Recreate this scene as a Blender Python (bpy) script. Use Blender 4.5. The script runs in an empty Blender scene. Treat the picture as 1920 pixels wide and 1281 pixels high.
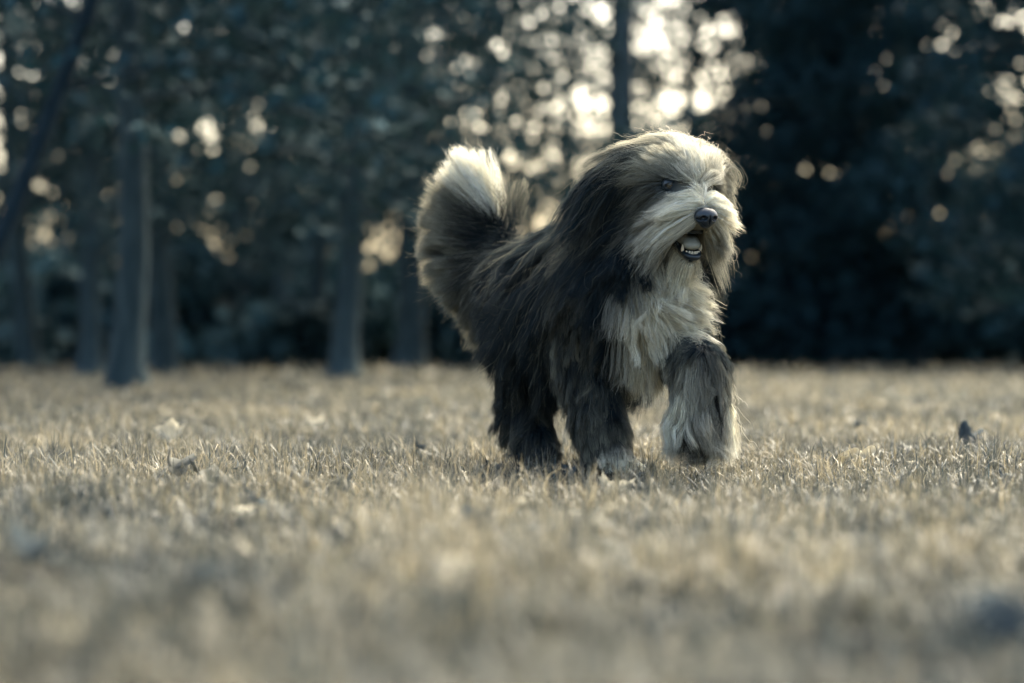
import bpy, math, random
import numpy as np
from mathutils import Vector, Matrix, kdtree

rng = np.random.default_rng(7)
random.seed(7)
scene = bpy.context.scene
R = math.radians

# ------------------------------------------------------------------ camera
CAM_D, CAM_H = 4.95, 0.24            # distance to the dog, height of the lens above the lawn
FPX = 85.0 / 36.0 * 1920.0
cam_data = bpy.data.cameras.new("camera")
cam = bpy.data.objects.new("camera", cam_data)
scene.collection.objects.link(cam)
cam_data.lens = 85.0
cam_data.sensor_width = 36.0
cam_data.sensor_fit = 'HORIZONTAL'
cam_data.clip_end = 2000.0
cam_data.clip_start = 0.05
cam.location = (0.0, -CAM_D, CAM_H)
cam.rotation_euler = (R(90.0) + math.atan(29.5 / FPX), 0.0, 0.0)
cam_data.dof.use_dof = True
cam_data.dof.focus_distance = 4.90
cam_data.dof.aperture_fstop = 2.3
cam_data.dof.aperture_blades = 0
scene.camera = cam

# ------------------------------------------------------------------ world and sun
SUN_EL, SUN_AZ = R(46.0), R(22.0)     # azimuth clockwise from +Y (away from the camera)
world = bpy.data.worlds.new("World")
scene.world = world
world.use_nodes = True
wn = world.node_tree.nodes
wl = world.node_tree.links
for n in list(wn):
    wn.remove(n)
sky = wn.new("ShaderNodeTexSky")
sky.sky_type = 'NISHITA'
sky.sun_disc = False
sky.sun_elevation = SUN_EL
sky.sun_rotation = SUN_AZ
sky.air_density = 1.0
sky.dust_density = 8.0
sky.ozone_density = 1.0
tint = wn.new("ShaderNodeMix")
tint.data_type = 'RGBA'
tint.blend_type = 'MULTIPLY'
tint.inputs[0].default_value = 1.0
tint.inputs[7].default_value = (0.93, 0.975, 0.94, 1.0)
bg = wn.new("ShaderNodeBackground")
bg.inputs["Strength"].default_value = 0.15
wo = wn.new("ShaderNodeOutputWorld")
wl.new(sky.outputs[0], tint.inputs[6])
wl.new(tint.outputs[2], bg.inputs["Color"])
wl.new(bg.outputs[0], wo.inputs["Surface"])

sun_data = bpy.data.lights.new("sun", 'SUN')
sun_data.energy = 2.3
sun_data.angle = R(6.0)
sun_data.color = (1.0, 0.93, 0.76)
sun = bpy.data.objects.new("sun", sun_data)
scene.collection.objects.link(sun)
sdir = Vector((math.cos(SUN_EL) * math.sin(SUN_AZ), math.cos(SUN_EL) * math.cos(SUN_AZ), math.sin(SUN_EL)))
sun.rotation_euler = sdir.to_track_quat('Z', 'Y').to_euler()
sun.location = (4, 12, 11)

vs = scene.view_settings
vs.view_transform = 'Standard'
vs.look = 'None'
vs.exposure = 2.25
vs.gamma = 1.0
vs.use_curve_mapping = False
scene.render.engine = 'CYCLES'
cy = scene.cycles
cy.use_denoising = True
try:
    cy.denoiser = 'OPENIMAGEDENOISE'
    cy.denoising_input_passes = 'RGB_ALBEDO_NORMAL'
except Exception:
    pass
cy.use_adaptive_sampling = True
cy.adaptive_threshold = 0.02
cy.adaptive_min_samples = 16
cy.max_bounces = 5
cy.diffuse_bounces = 2
cy.glossy_bounces = 1
cy.transmission_bounces = 3
cy.transparent_max_bounces = 8
cy.sample_clamp_indirect = 4.0
scene.cycles_curves.shape = 'RIBBONS'


# ------------------------------------------------------------------ helpers
def Wp(px, py, D):
    """A point of the place: photo column / row and distance from the lens -> metres."""
    return np.array([(px - 960.0) / FPX * D, D - CAM_D, CAM_H + (670.0 - py) / FPX * D])


def tag(o, label=None, cat=None, group=None, kind=None):
    if label: o["label"] = label
    if cat: o["category"] = cat
    if group: o["group"] = group
    if kind: o["kind"] = kind
    return o


def link(o, parent=None):
    scene.collection.objects.link(o)
    if parent is not None:
        o.parent = parent
    return o


def empty(name, loc=(0, 0, 0)):
    o = bpy.data.objects.new(name, None)
    o.location = loc
    o.empty_display_size = 0.1
    return link(o)


def mesh_np(name, verts, quads=None, tris=None, col=None, mats=(), smooth=True):
    me = bpy.data.meshes.new(name)
    verts = np.asarray(verts, dtype=np.float32)
    nq = 0 if quads is None else len(quads)
    nt = 0 if tris is None else len(tris)
    loops = []
    if nq: loops.append(np.asarray(quads, dtype=np.int32).ravel())
    if nt: loops.append(np.asarray(tris, dtype=np.int32).ravel())
    loops = np.concatenate(loops)
    me.vertices.add(len(verts))
    me.vertices.foreach_set("co", verts.ravel())
    me.loops.add(len(loops))
    me.loops.foreach_set("vertex_index", loops)
    me.polygons.add(nq + nt)
    starts = np.concatenate([np.arange(nq) * 4, nq * 4 + np.arange(nt) * 3]).astype(np.int32)
    me.polygons.foreach_set("loop_start", starts)
    if smooth:
        me.polygons.foreach_set("use_smooth", np.ones(nq + nt, dtype=bool))
    if col is not None:
        a = me.attributes.new("col", 'FLOAT_COLOR', 'POINT')
        c4 = np.ones((len(verts), 4), dtype=np.float32)
        c4[:, :3] = col
        a.data.foreach_set("color", c4.ravel())
    me.update(calc_edges=True)
    me.validate()
    for m in mats:
        me.materials.append(m)
    return me


def nrm(v):
    return v / np.maximum(np.linalg.norm(v, axis=-1, keepdims=True), 1e-9)


def smoothstep(a, b, x):
    t = np.clip((x - a) / (b - a), 0, 1)
    return t * t * (3 - 2 * t)


class SineNoise:
    """Cheap smooth 2D/3D noise: a sum of random plane waves, roughly in -1..1."""
    def __init__(self, seed, scale, dim=2, n=14):
        r = np.random.default_rng(seed)
        k = r.normal(size=(n, dim))
        k = k / np.linalg.norm(k, axis=1, keepdims=True)
        self.k = k * (2 * math.pi / scale) * r.uniform(0.5, 1.8, size=(n, 1))
        self.p = r.uniform(0, 2 * math.pi, n)
        self.n = n

    def __call__(self, P):
        return np.sin(P @ self.k.T + self.p).sum(axis=-1) / math.sqrt(self.n)


# ------------------------------------------------------------------ materials
def new_mat(name):
    m = bpy.data.materials.new(name)
    m.use_nodes = True
    for n in list(m.node_tree.nodes):
        m.node_tree.nodes.remove(n)
    return m, m.node_tree.nodes, m.node_tree.links


def leafy_mat(name, trans=0.35, rough=0.6, spec=0.25, gain=1.0):
    m, n, l = new_mat(name)
    at = n.new("ShaderNodeAttribute"); at.attribute_name = "col"
    p = n.new("ShaderNodeBsdfPrincipled")
    p.inputs["Roughness"].default_value = rough
    p.inputs["Specular IOR Level"].default_value = spec
    t = n.new("ShaderNodeBsdfTranslucent")
    mx = n.new("ShaderNodeMixShader"); mx.inputs[0].default_value = trans
    o = n.new("ShaderNodeOutputMaterial")
    l.new(at.outputs["Color"], p.inputs["Base Color"])
    l.new(at.outputs["Color"], t.inputs["Color"])
    l.new(p.outputs[0], mx.inputs[1]); l.new(t.outputs[0], mx.inputs[2])
    l.new(mx.outputs[0], o.inputs["Surface"])
    return m


def noise_mat(name, c1, c2, scale=8.0, rough=0.8, bump=0.4, detail=6.0, spec=0.2, stretch=(1, 1, 1), dist=0.01):
    m, n, l = new_mat(name)
    tc = n.new("ShaderNodeTexCoord")
    mp = n.new("ShaderNodeMapping"); mp.inputs["Scale"].default_value = stretch
    nz = n.new("ShaderNodeTexNoise"); nz.inputs["Scale"].default_value = scale; nz.inputs["Detail"].default_value = detail
    rp = n.new("ShaderNodeValToRGB")
    rp.color_ramp.elements[0].position = 0.32; rp.color_ramp.elements[0].color = (*c1, 1)
    rp.color_ramp.elements[1].position = 0.68; rp.color_ramp.elements[1].color = (*c2, 1)
    b = n.new("ShaderNodeBump"); b.inputs["Strength"].default_value = bump; b.inputs["Distance"].default_value = dist
    p = n.new("ShaderNodeBsdfPrincipled")
    p.inputs["Roughness"].default_value = rough; p.inputs["Specular IOR Level"].default_value = spec
    o = n.new("ShaderNodeOutputMaterial")
    l.new(tc.outputs["Object"], mp.inputs[0]); l.new(mp.outputs[0], nz.inputs["Vector"])
    l.new(nz.outputs["Fac"], rp.inputs[0]); l.new(rp.outputs[0], p.inputs["Base Color"])
    l.new(nz.outputs["Fac"], b.inputs["Height"]); l.new(b.outputs[0], p.inputs["Normal"])
    l.new(p.outputs[0], o.inputs["Surface"])
    return m


def plain_mat(name, c, rough=0.5, spec=0.4, coat=0.0):
    m, n, l = new_mat(name)
    p = n.new("ShaderNodeBsdfPrincipled")
    nz = n.new("ShaderNodeTexNoise"); nz.inputs["Scale"].default_value = 160.0; nz.inputs["Detail"].default_value = 4.0
    tc = n.new("ShaderNodeTexCoord")
    mx = n.new("ShaderNodeMix"); mx.data_type = 'RGBA'
    mx.inputs[6].default_value = (*[v * 0.75 for v in c], 1); mx.inputs[7].default_value = (*[min(1, v * 1.2) for v in c], 1)
    l.new(tc.outputs["Object"], nz.inputs["Vector"]); l.new(nz.outputs["Fac"], mx.inputs[0])
    b = n.new("ShaderNodeBump"); b.inputs["Strength"].default_value = 0.25; b.inputs["Distance"].default_value = 0.001
    l.new(nz.outputs["Fac"], b.inputs["Height"]); l.new(b.outputs[0], p.inputs["Normal"])
    l.new(mx.outputs[2], p.inputs["Base Color"])
    p.inputs["Roughness"].default_value = rough; p.inputs["Specular IOR Level"].default_value = spec
    p.inputs["Coat Weight"].default_value = coat
    o = n.new("ShaderNodeOutputMaterial"); l.new(p.outputs[0], o.inputs["Surface"])
    return m


M_grass = leafy_mat("grass_blades", 0.30, 0.55, 0.3)
M_tree_leaf = leafy_mat("tree_foliage", 0.08, 0.85, 0.05)
M_fallen = leafy_mat("fallen_leaf", 0.45, 0.75, 0.05)
M_bark = noise_mat("bark", (0.018, 0.032, 0.037), (0.048, 0.070, 0.074), 5.0, 0.9, 0.8, 8.0, 0.1, (3, 3, 0.5), 0.03)
M_bark_grey = noise_mat("bark_grey", (0.05, 0.075, 0.082), (0.10, 0.13, 0.135), 9.0, 0.9, 0.8, 8.0, 0.1, (3, 3, 0.5), 0.03)
M_bark_dark = noise_mat("bark_dark", (0.006, 0.014, 0.020), (0.016, 0.03, 0.038), 9.0, 0.9, 0.8, 8.0, 0.1, (3, 3, 0.5), 0.03)
M_nose = plain_mat("nose_leather", (0.008, 0.015, 0.022), 0.38, 0.5, 0.15)
M_lip = plain_mat("lip_skin", (0.006, 0.014, 0.02), 0.35, 0.5, 0.1)
M_tongue = plain_mat("tongue", (0.34, 0.34, 0.29), 0.45, 0.4)
M_tooth = plain_mat("tooth", (0.75, 0.66, 0.50), 0.3, 0.5)
M_eyeball = plain_mat("eye_white", (0.02, 0.02, 0.02), 0.3, 0.3, 0.1)
M_iris = plain_mat("iris", (0.05, 0.045, 0.035), 0.2, 0.4, 0.2)
M_pupil = plain_mat("pupil", (0.002, 0.004, 0.006), 0.06, 0.6, 1.0)

# ------------------------------------------------------------------ the lawn (ground sheet)
hn1 = SineNoise(11, 1.3); hn2 = SineNoise(12, 0.35); hn3 = SineNoise(13, 6.0)


def ground_z(x, y):
    P = np.stack([np.asarray(x, float), np.asarray(y, float)], axis=-1)
    near = np.exp(-np.maximum(0, P[..., 1] - 8.0) / 12.0)
    return near * (0.013 * hn1(P) + 0.009 * hn2(P)) + 0.012 * near * hn3(P) - 0.004


# places of thin grass over dark earth, plus contact shadow painted under the dog
bare_and_shadow = [Wp(370, 1165, 2.20), Wp(60, 1110, 2.47), Wp(1870, 1240, 1.92), Wp(1255, 1000, 3.3), Wp(880, 1020, 3.1), Wp(190, 855, 5.85), Wp(1530, 945, 3.95),
        Wp(1080, 893, 4.85), Wp(950, 880, 5.1), Wp(60, 960, 3.7), Wp(1700, 1010, 3.2), Wp(1790, 850, 6.0)]  # first two here paint the dog's contact shadow into the lawn
bare_and_shadow_r = [0.13, 0.14, 0.17, 0.12, 0.06, 0.13, 0.06, 0.15, 0.13, 0.12, 0.14, 0.13]


def build_ground():
    ys = np.concatenate([np.arange(-5.6, 3.0, 0.06), 3.0 + np.cumsum(0.07 * 1.035 ** np.arange(175))])
    ys = ys[ys < 600]
    ys = np.append(ys, 900.0)
    xh = np.concatenate([np.arange(0, 2.2, 0.06), 2.2 + np.cumsum(0.08 * 1.06 ** np.arange(95))])
    xh = xh[xh < 420]
    xs = np.concatenate([-xh[:0:-1], xh])
    X, Y = np.meshgrid(xs, ys)
    Z = ground_z(X, Y) - 0.004
    V = np.stack([X, Y, Z], -1).reshape(-1, 3)
    ny, nx = X.shape
    i = np.arange(ny * nx).reshape(ny, nx)
    q = np.stack([i[:-1, :-1], i[:-1, 1:], i[1:, 1:], i[1:, :-1]], -1).reshape(-1, 4)
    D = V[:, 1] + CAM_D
    soil_and_shadow = np.ones(len(V)) * (0.55 + 0.45 * smoothstep(10, 22, D))
    for c, cr in zip(bare_and_shadow, bare_and_shadow_r):
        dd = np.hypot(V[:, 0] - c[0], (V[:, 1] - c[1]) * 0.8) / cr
        soil_and_shadow *= 1 - 0.72 * np.exp(-dd ** 2)
    m, n, l = new_mat("lawn_ground")
    at = n.new("ShaderNodeAttribute"); at.attribute_name = "col"
    ms = n.new("ShaderNodeMix"); ms.data_type = 'RGBA'; ms.blend_type = 'MULTIPLY'; ms.inputs[0].default_value = 1.0
    tc = n.new("ShaderNodeTexCoord")
    n1 = n.new("ShaderNodeTexNoise"); n1.inputs["Scale"].default_value = 0.35; n1.inputs["Detail"].default_value = 7
    n2 = n.new("ShaderNodeTexNoise"); n2.inputs["Scale"].default_value = 45.0; n2.inputs["Detail"].default_value = 6
    r1 = n.new("ShaderNodeValToRGB")
    r1.color_ramp.elements[0].position = 0.3; r1.color_ramp.elements[0].color = (0.072, 0.070, 0.053, 1)
    r1.color_ramp.elements[1].position = 0.7; r1.color_ramp.elements[1].color = (0.116, 0.107, 0.076, 1)
    r2 = n.new("ShaderNodeValToRGB")
    r2.color_ramp.elements[0].position = 0.3; r2.color_ramp.elements[0].color = (0.35, 0.38, 0.40, 1)
    r2.color_ramp.elements[1].position = 0.65; r2.color_ramp.elements[1].color = (1, 1, 1, 1)
    mx = n.new("ShaderNodeMix"); mx.data_type = 'RGBA'; mx.blend_type = 'MULTIPLY'; mx.inputs[0].default_value = 1.0
    b = n.new("ShaderNodeBump"); b.inputs["Strength"].default_value = 0.8; b.inputs["Distance"].default_value = 0.02
    p = n.new("ShaderNodeBsdfPrincipled"); p.inputs["Roughness"].default_value = 0.95; p.inputs["Specular IOR Level"].default_value = 0.05
    o = n.new("ShaderNodeOutputMaterial")
    l.new(tc.outputs["Object"], n1.inputs["Vector"]); l.new(tc.outputs["Object"], n2.inputs["Vector"])
    l.new(n1.outputs["Fac"], r1.inputs[0]); l.new(n2.outputs["Fac"], r2.inputs[0])
    l.new(r1.outputs[0], mx.inputs[6]); l.new(r2.outputs[0], mx.inputs[7])
    l.new(mx.outputs[2], ms.inputs[6]); l.new(at.outputs["Color"], ms.inputs[7]); l.new(ms.outputs[2], p.inputs["Base Color"]); l.new(n2.outputs["Fac"], b.inputs["Height"])
    l.new(b.outputs[0], p.inputs["Normal"]); l.new(p.outputs[0], o.inputs["Surface"])
    g = link(bpy.data.objects.new("ground", mesh_np("ground", V, quads=q, mats=[m], col=np.repeat(soil_and_shadow[:, None], 3, 1) * np.array([[1., 1.03, 1.06]]))))
    tag(g, "dry park lawn running back to the trees", "lawn", kind="structure")


build_ground()

# ------------------------------------------------------------------ trees
def tube(path, radii, sides=9, cap=False):
    """Tapered tube round a polyline: verts, quads."""
    path = np.asarray(path, float); n = len(path)
    V = []; Q = []
    ref = np.array([0.3, 0.9, 0.1])
    for i in range(n):
        t = path[min(i + 1, n - 1)] - path[max(i - 1, 0)]
        t /= max(np.linalg.norm(t), 1e-9)
        u = np.cross(t, ref); u /= max(np.linalg.norm(u), 1e-9)
        w = np.cross(t, u)
        for k in range(sides):
            a = 2 * math.pi * k / sides
            V.append(path[i] + radii[i] * (math.cos(a) * u + math.sin(a) * w))
    for i in range(n - 1):
        for k in range(sides):
            k2 = (k + 1) % sides
            Q.append((i * sides + k, i * sides + k2, (i + 1) * sides + k2, (i + 1) * sides + k))
    return np.array(V), np.array(Q)


class Bag:
    def __init__(self): self.v = []; self.q = []; self.n = 0
    def add(self, V, Q):
        self.v.append(V); self.q.append(Q + self.n); self.n += len(V)
    def mesh(self, name, mats): return mesh_np(name, np.concatenate(self.v), quads=np.concatenate(self.q), mats=mats)


def leaf_cards(centers, size, base_col, r, flat=0.0, bright=0.14):
    """Small folded leaf sprays (a bent diamond, two quads' worth of faces) at the given points."""
    n = len(centers)
    a = nrm(r.normal(size=(n, 3)) * np.array([1, 1, 0.6]))
    b = nrm(np.cross(a, nrm(r.normal(size=(n, 3)))))
    c = np.cross(a, b)
    s = (size * r.uniform(0.55, 1.45, n))[:, None]
    p0 = centers - a * s * 0.5
    p1 = centers + b * s * 0.36 + c * s * 0.10
    p2 = centers + a * s * 0.55
    p3 = centers - b * s * 0.36 + c * s * 0.10
    V = np.stack([p0, p1, p2, p3], 1).reshape(-1, 3)
    i = np.arange(n)[:, None] * 4
    T = np.concatenate([i + np.array([[0, 1, 2]]), i + np.array([[0, 2, 3]])], 0)
    col = np.asarray(base_col)[None, :] * np.exp(r.normal(0, bright, n))[:, None]
    return V, T, np.repeat(col, 4, axis=0)


LEAF_L = np.array([0.022, 0.043, 0.048])
LEAF_M = np.array([0.025, 0.042, 0.045])
LEAF_D = np.array([0.018, 0.044, 0.053])


def tree(name, label, px, D, dia, height, crown_r, crown_z0, n_leaf, leaf, colr, bark=None, lean=(0.0, 0.0), seed=0,
         gaps=(), conifer=False, group=None, dx=0.0, cat="tree", clump=0.75, n_clump=46):
    r = np.random.default_rng(seed + 100)
    x0 = (px - 960.0) / FPX * D + dx; y0 = D - CAM_D
    z0 = float(ground_z(x0, y0)) - 0.05
    root = empty(name, (x0, y0, z0)); tag(root, label, cat, group)
    bag = Bag()
    # trunk with a flared foot
    hs = np.array([0.0, 0.08, 0.25, 0.6, 1.2, 2.2, 3.5, 5.0, 7.0, 9.5, 12.0, 15.0]); hs = hs[hs < height * 0.92]
    wob = r.normal(0, 0.06, size=(len(hs), 2)).cumsum(axis=0) * np.linspace(0, 1, len(hs))[:, None]
    path = np.stack([hs * lean[0] + wob[:, 0], hs * lean[1] + wob[:, 1], hs], 1)
    rad = dia * 0.5 * (1.0 - 0.75 * hs / height) * (1 + 0.9 * np.exp(-hs / 0.16))
    bag.add(*tube(path, rad, 12))

    def trunk_at(h):
        return np.array([np.interp(h, hs, path[:, k]) for k in range(3)])
    clumps = []
    if conifer:
        nb = 46
        for k in range(nb):
            h = 1.7 + (height * 0.9 - 1.7) * (k / nb) ** 0.9
            a = k * 2.4 + r.uniform(-.3, .3)
            ln = crown_r * (1 - (h / height)) ** 0.8 * r.uniform(0.8, 1.15) + 0.3
            p0 = trunk_at(min(h, hs[-1]))
            d = np.array([math.cos(a), math.sin(a), r.uniform(-0.30, 0.02)])
            pts = np.stack([p0 + d * ln * t + np.array([0, 0, -0.14 * ln * t * t]) for t in (0, 0.35, 0.7, 1.0)])
            bag.add(*tube(pts, [0.05, 0.035, 0.022, 0.008], 5))
            for t in (0.25, 0.45, 0.65, 0.85, 1.0):
                clumps.append((p0 + d * ln * t + np.array([0, 0, -0.14 * ln * t * t - 0.1]), 0.25 * ln * np.array([1, 1, 0.5]) + 0.25))
    else:
        nb = 11
        for k in range(nb):
            h = crown_z0 * 0.8 + (height * 0.75 - crown_z0 * 0.8) * (k + 0.5) / nb
            a = k * 2.4 + r.uniform(-.5, .5)
            ln = crown_r * r.uniform(0.65, 1.0)
            p0 = trunk_at(min(h, hs[-1]))
            up = r.uniform(0.15, 0.6)
            d = np.array([math.cos(a), math.sin(a), up])
            pts = np.stack([p0 + d * ln * t + np.array([0, 0, -0.38 * ln * t * t]) + r.normal(0, .06, 3) * (t > 0) for t in (0, 0.25, 0.5, 0.75, 1.0)])
            rb = dia * 0.16
            bag.add(*tube(pts, [rb, rb * .75, rb * .5, rb * .3, rb * .1], 6))
            for t in (0.45, 0.75, 1.0):
                c = p0 + d * ln * t + np.array([0, 0, -0.38 * ln * t * t])
                clumps.append((c, np.array([1, 1, 0.7]) * clump * r.uniform(0.8, 1.4)))
                for j in range(2):      # twigs with hanging leaf clumps
                    e = c + r.normal(0, 0.5, 3) * np.array([1, 1, .8])
                    bag.add(*tube(np.stack([c, (c + e) / 2 + r.normal(0, .05, 3), e]), [rb * .2, rb * .12, rb * .05], 4))
                    clumps.append((e, np.array([1, 1, 0.8]) * clump * r.uniform(0.6, 1.1)))
        for k in range(n_clump):
            v = nrm(r.normal(size=3)) * r.uniform(0.35, 1.0) ** 0.5
            zc = crown_z0 + (height - crown_z0) * 0.5
            c = trunk_at(min(zc, hs[-1])) * np.array([1, 1, 0]) + np.array([v[0] * crown_r, v[1] * crown_r, zc + v[2] * (height - crown_z0) * 0.5])
            clumps.append((c, np.array([1, 1, 0.75]) * clump * r.uniform(0.8, 1.5)))
    cs = np.array([c for c, s in clumps]); ss = np.array([s for c, s in clumps])
    w = np.prod(ss, axis=1) ** 0.67
    idx = r.choice(len(clumps), size=n_leaf, p=w / w.sum())
    P = cs[idx] + nrm(r.normal(size=(n_leaf, 3))) * (r.uniform(0, 1, (n_leaf, 1)) ** 0.4) * ss[idx]
    keep = P[:, 2] > 0.25
    for gx, gz, rx, rz, kp in gaps:      # thin places in the crown (metres from the trunk foot)
        ins = ((P[:, 0] - gx) / rx) ** 2 + ((P[:, 2] - gz) / rz) ** 2 < 1
        keep &= ~(ins & (r.uniform(size=n_leaf) > kp))
    P = P[keep]
    V, T, C = leaf_cards(P, leaf, colr, r)
    tone = np.exp(r.normal(0, 0.12, len(clumps)))[idx][keep]
    C = C * np.repeat(tone, 4)[:, None]
    tr = link(bpy.data.objects.new("trunk", bag.mesh("trunk", [bark or M_bark])), root)
    cr = link(bpy.data.objects.new("crown", mesh_np("crown", V, tris=T, col=C, mats=[M_tree_leaf], smooth=False)), root)
    return root


tree("park_tree", "slim tree trunk standing nearest of all on the left lawn", 238, 18.8, 0.25, 11.0, 3.4, 2.5, 8584, 0.135, LEAF_L, gaps=((0.88, 1.57, 0.3, 0.3, 0.1),), seed=1)
tree("park_tree", "trunk just left of the nearest left tree", 168, 33.0, 0.30, 12.0, 3.8, 2.6, 8584, 0.153, LEAF_L, seed=2)
tree("park_tree", "trunk just right of the nearest left tree", 304, 38.0, 0.42, 13.0, 4.2, 2.4, 9906, 0.161, LEAF_L, gaps=((1.22, 2.9, 0.55, 0.5, 0.1),), seed=3)
tree("park_tree", "narrow left trunk of the pair in mid lawn", 588, 50.0, 0.40, 14.0, 4.6, 2.9, 11557, 0.180, LEAF_L, gaps=((-1.52, 3.77, 0.75, 0.65, 0.1),), seed=4)
tree("park_tree", "stout right trunk of the pair in mid lawn", 642, 28.5, 0.31, 12.0, 3.8, 2.0, 9906, 0.153, LEAF_L, gaps=((-1.2, 2.25, 0.42, 0.38, 0.1),), seed=5)
tree("park_tree", "trunk rising just left of the dog's tail", 764, 44.0, 0.55, 14.0, 3.4, 2.7, 5901, 0.180, LEAF_L, seed=6)
tree("park_tree", "tall trunk rising behind the dog's head", 1174, 47.0, 0.70, 17.0, 5.2, 5.0, 2529, 0.172, LEAF_M, M_bark_grey, seed=7, n_clump=30)
tree("park_tree", "faint far trunk midway between the left trees and the pair", 445, 54.0, 0.34, 14.0, 3.2, 7.5, 4368, 0.180, LEAF_L, seed=23)
tree("park_tree", "faint far trunk just left of the pair in mid lawn", 535, 57.0, 0.40, 14.0, 3.8, 3.6, 4368, 0.180, LEAF_L, seed=24)
tree("park_tree", "far trunk at the far left beside the leaning tree", 62, 45.0, 0.40, 13.0, 3.6, 3.0, 4368, 0.180, LEAF_L, seed=25)
tree("park_tree", "thin-leaved tree behind the gap left of the dog's head", 930, 62.0, 0.40, 17.0, 5.0, 3.5, 5314, 0.180, LEAF_M, seed=17)
tree("park_tree", "thin-leaved tree behind the gap above the dog's face", 1300, 66.0, 0.40, 18.0, 4.6, 4.0, 5920, 0.180, LEAF_M, seed=18)
tree("park_tree", "thin-leaved tree behind the gap between tail and head", 1075, 72.0, 0.34, 18.0, 4.6, 4.0, 5189, 0.150, LEAF_M, seed=19)
tree("park_tree", "dark leaning tree at the left edge", -150, 15.0, 0.12, 9.0, 2.6, 2.2, 3931, 0.108, LEAF_D, M_bark_dark, lean=(0.34, 0.05), seed=8)
tree("conifer_tree", "dark conifer just right of the dog's face", 1470, 52.0, 0.45, 17.0, 3.6, 0.6, 13608, 0.215, LEAF_D, M_bark, seed=9, conifer=True)
tree("conifer_tree", "second dark conifer to the right of the dog", 1600, 49.0, 0.42, 18.0, 3.4, 0.6, 13608, 0.215, LEAF_D, M_bark, seed=10, conifer=True)
tree("conifer_tree", "third dark conifer to the right of the dog", 1730, 46.0, 0.42, 18.0, 3.2, 0.6, 13608, 0.215, LEAF_D, M_bark, seed=11, conifer=True)
tree("conifer_tree", "dark conifer at the right edge", 1985, 38.0, 0.40, 15.0, 2.2, 0.6, 9072, 0.198, LEAF_D, M_bark_dark, seed=12, conifer=True)


def woodland():
    """Far wood behind the lawn: reads as one mass of dark leaves."""
    r = np.random.default_rng(55)
    Vs, Ts, Cs, off = [], [], [], 0

    def top(px):     # height of the far tree line (m) along its length
        t = 17.0
        if 780 < px < 1365: t = 5.2 + 1.0 * math.sin(px * 0.021)
        if px < 190: t = 8.0
        if 395 < px < 505: t = 5.2
        if px > 1830: t = 7.6
        return t
    for layer, (D, n) in enumerate(((52.0, 150), (76.0, 210), (90.0, 220), (101.0, 170))):
        for k in range(n):
            px = r.uniform(-500, 2420)
            tp = top(px) * (0.45 if layer == 0 else 1.0)
            if layer in (0, 3): tp = min(tp, 3.0)
            rad = r.uniform(1.0, 2.2) * (0.6 if layer == 0 else 1.0)
            z = r.uniform(0.1, max(0.6, tp - rad)) if k % 3 else r.uniform(0.0, 0.8)
            x = (px - 960) / FPX * D; y = D - CAM_D + r.uniform(-4, 4) * (1.7 if layer == 0 else 1.0)
            m = 300
            d = nrm(r.normal(size=(m, 3))) * (r.uniform(0.2, 1, (m, 1)) ** 0.4)
            P = np.array([x, y, z]) + d * rad * np.array([1, 1, 0.85])
            P = P[P[:, 2] > 0.05]
            pxs = P[:, 0] / D * FPX + 960
            dark = 1.0 if px < 1300 else 0.5
            V, T, C = leaf_cards(P, 0.38, (LEAF_L * (1.5 if layer == 0 else 1.0) if px < 1300 else LEAF_D) * math.exp(r.normal(0, 0.3)), r)
            Vs.append(V); Ts.append(T + off); Cs.append(C); off += len(V)
    me = mesh_np("woodland", np.concatenate(Vs), tris=np.concatenate(Ts), col=np.concatenate(Cs), mats=[M_tree_leaf], smooth=False)
    tag(link(bpy.data.objects.new("woodland", me)), "dark mass of trees and bushes closing off the far lawn", "woodland", kind="stuff")


woodland()

# ------------------------------------------------------------------ grass
gn1 = SineNoise(21, 0.55); gn2 = SineNoise(22, 0.16); gn3 = SineNoise(23, 2.2)
G_STRAW = np.array([0.268, 0.231, 0.153]); G_MID = np.array([0.100, 0.096, 0.072]); G_DARK = np.array([0.024, 0.034, 0.036])


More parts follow.
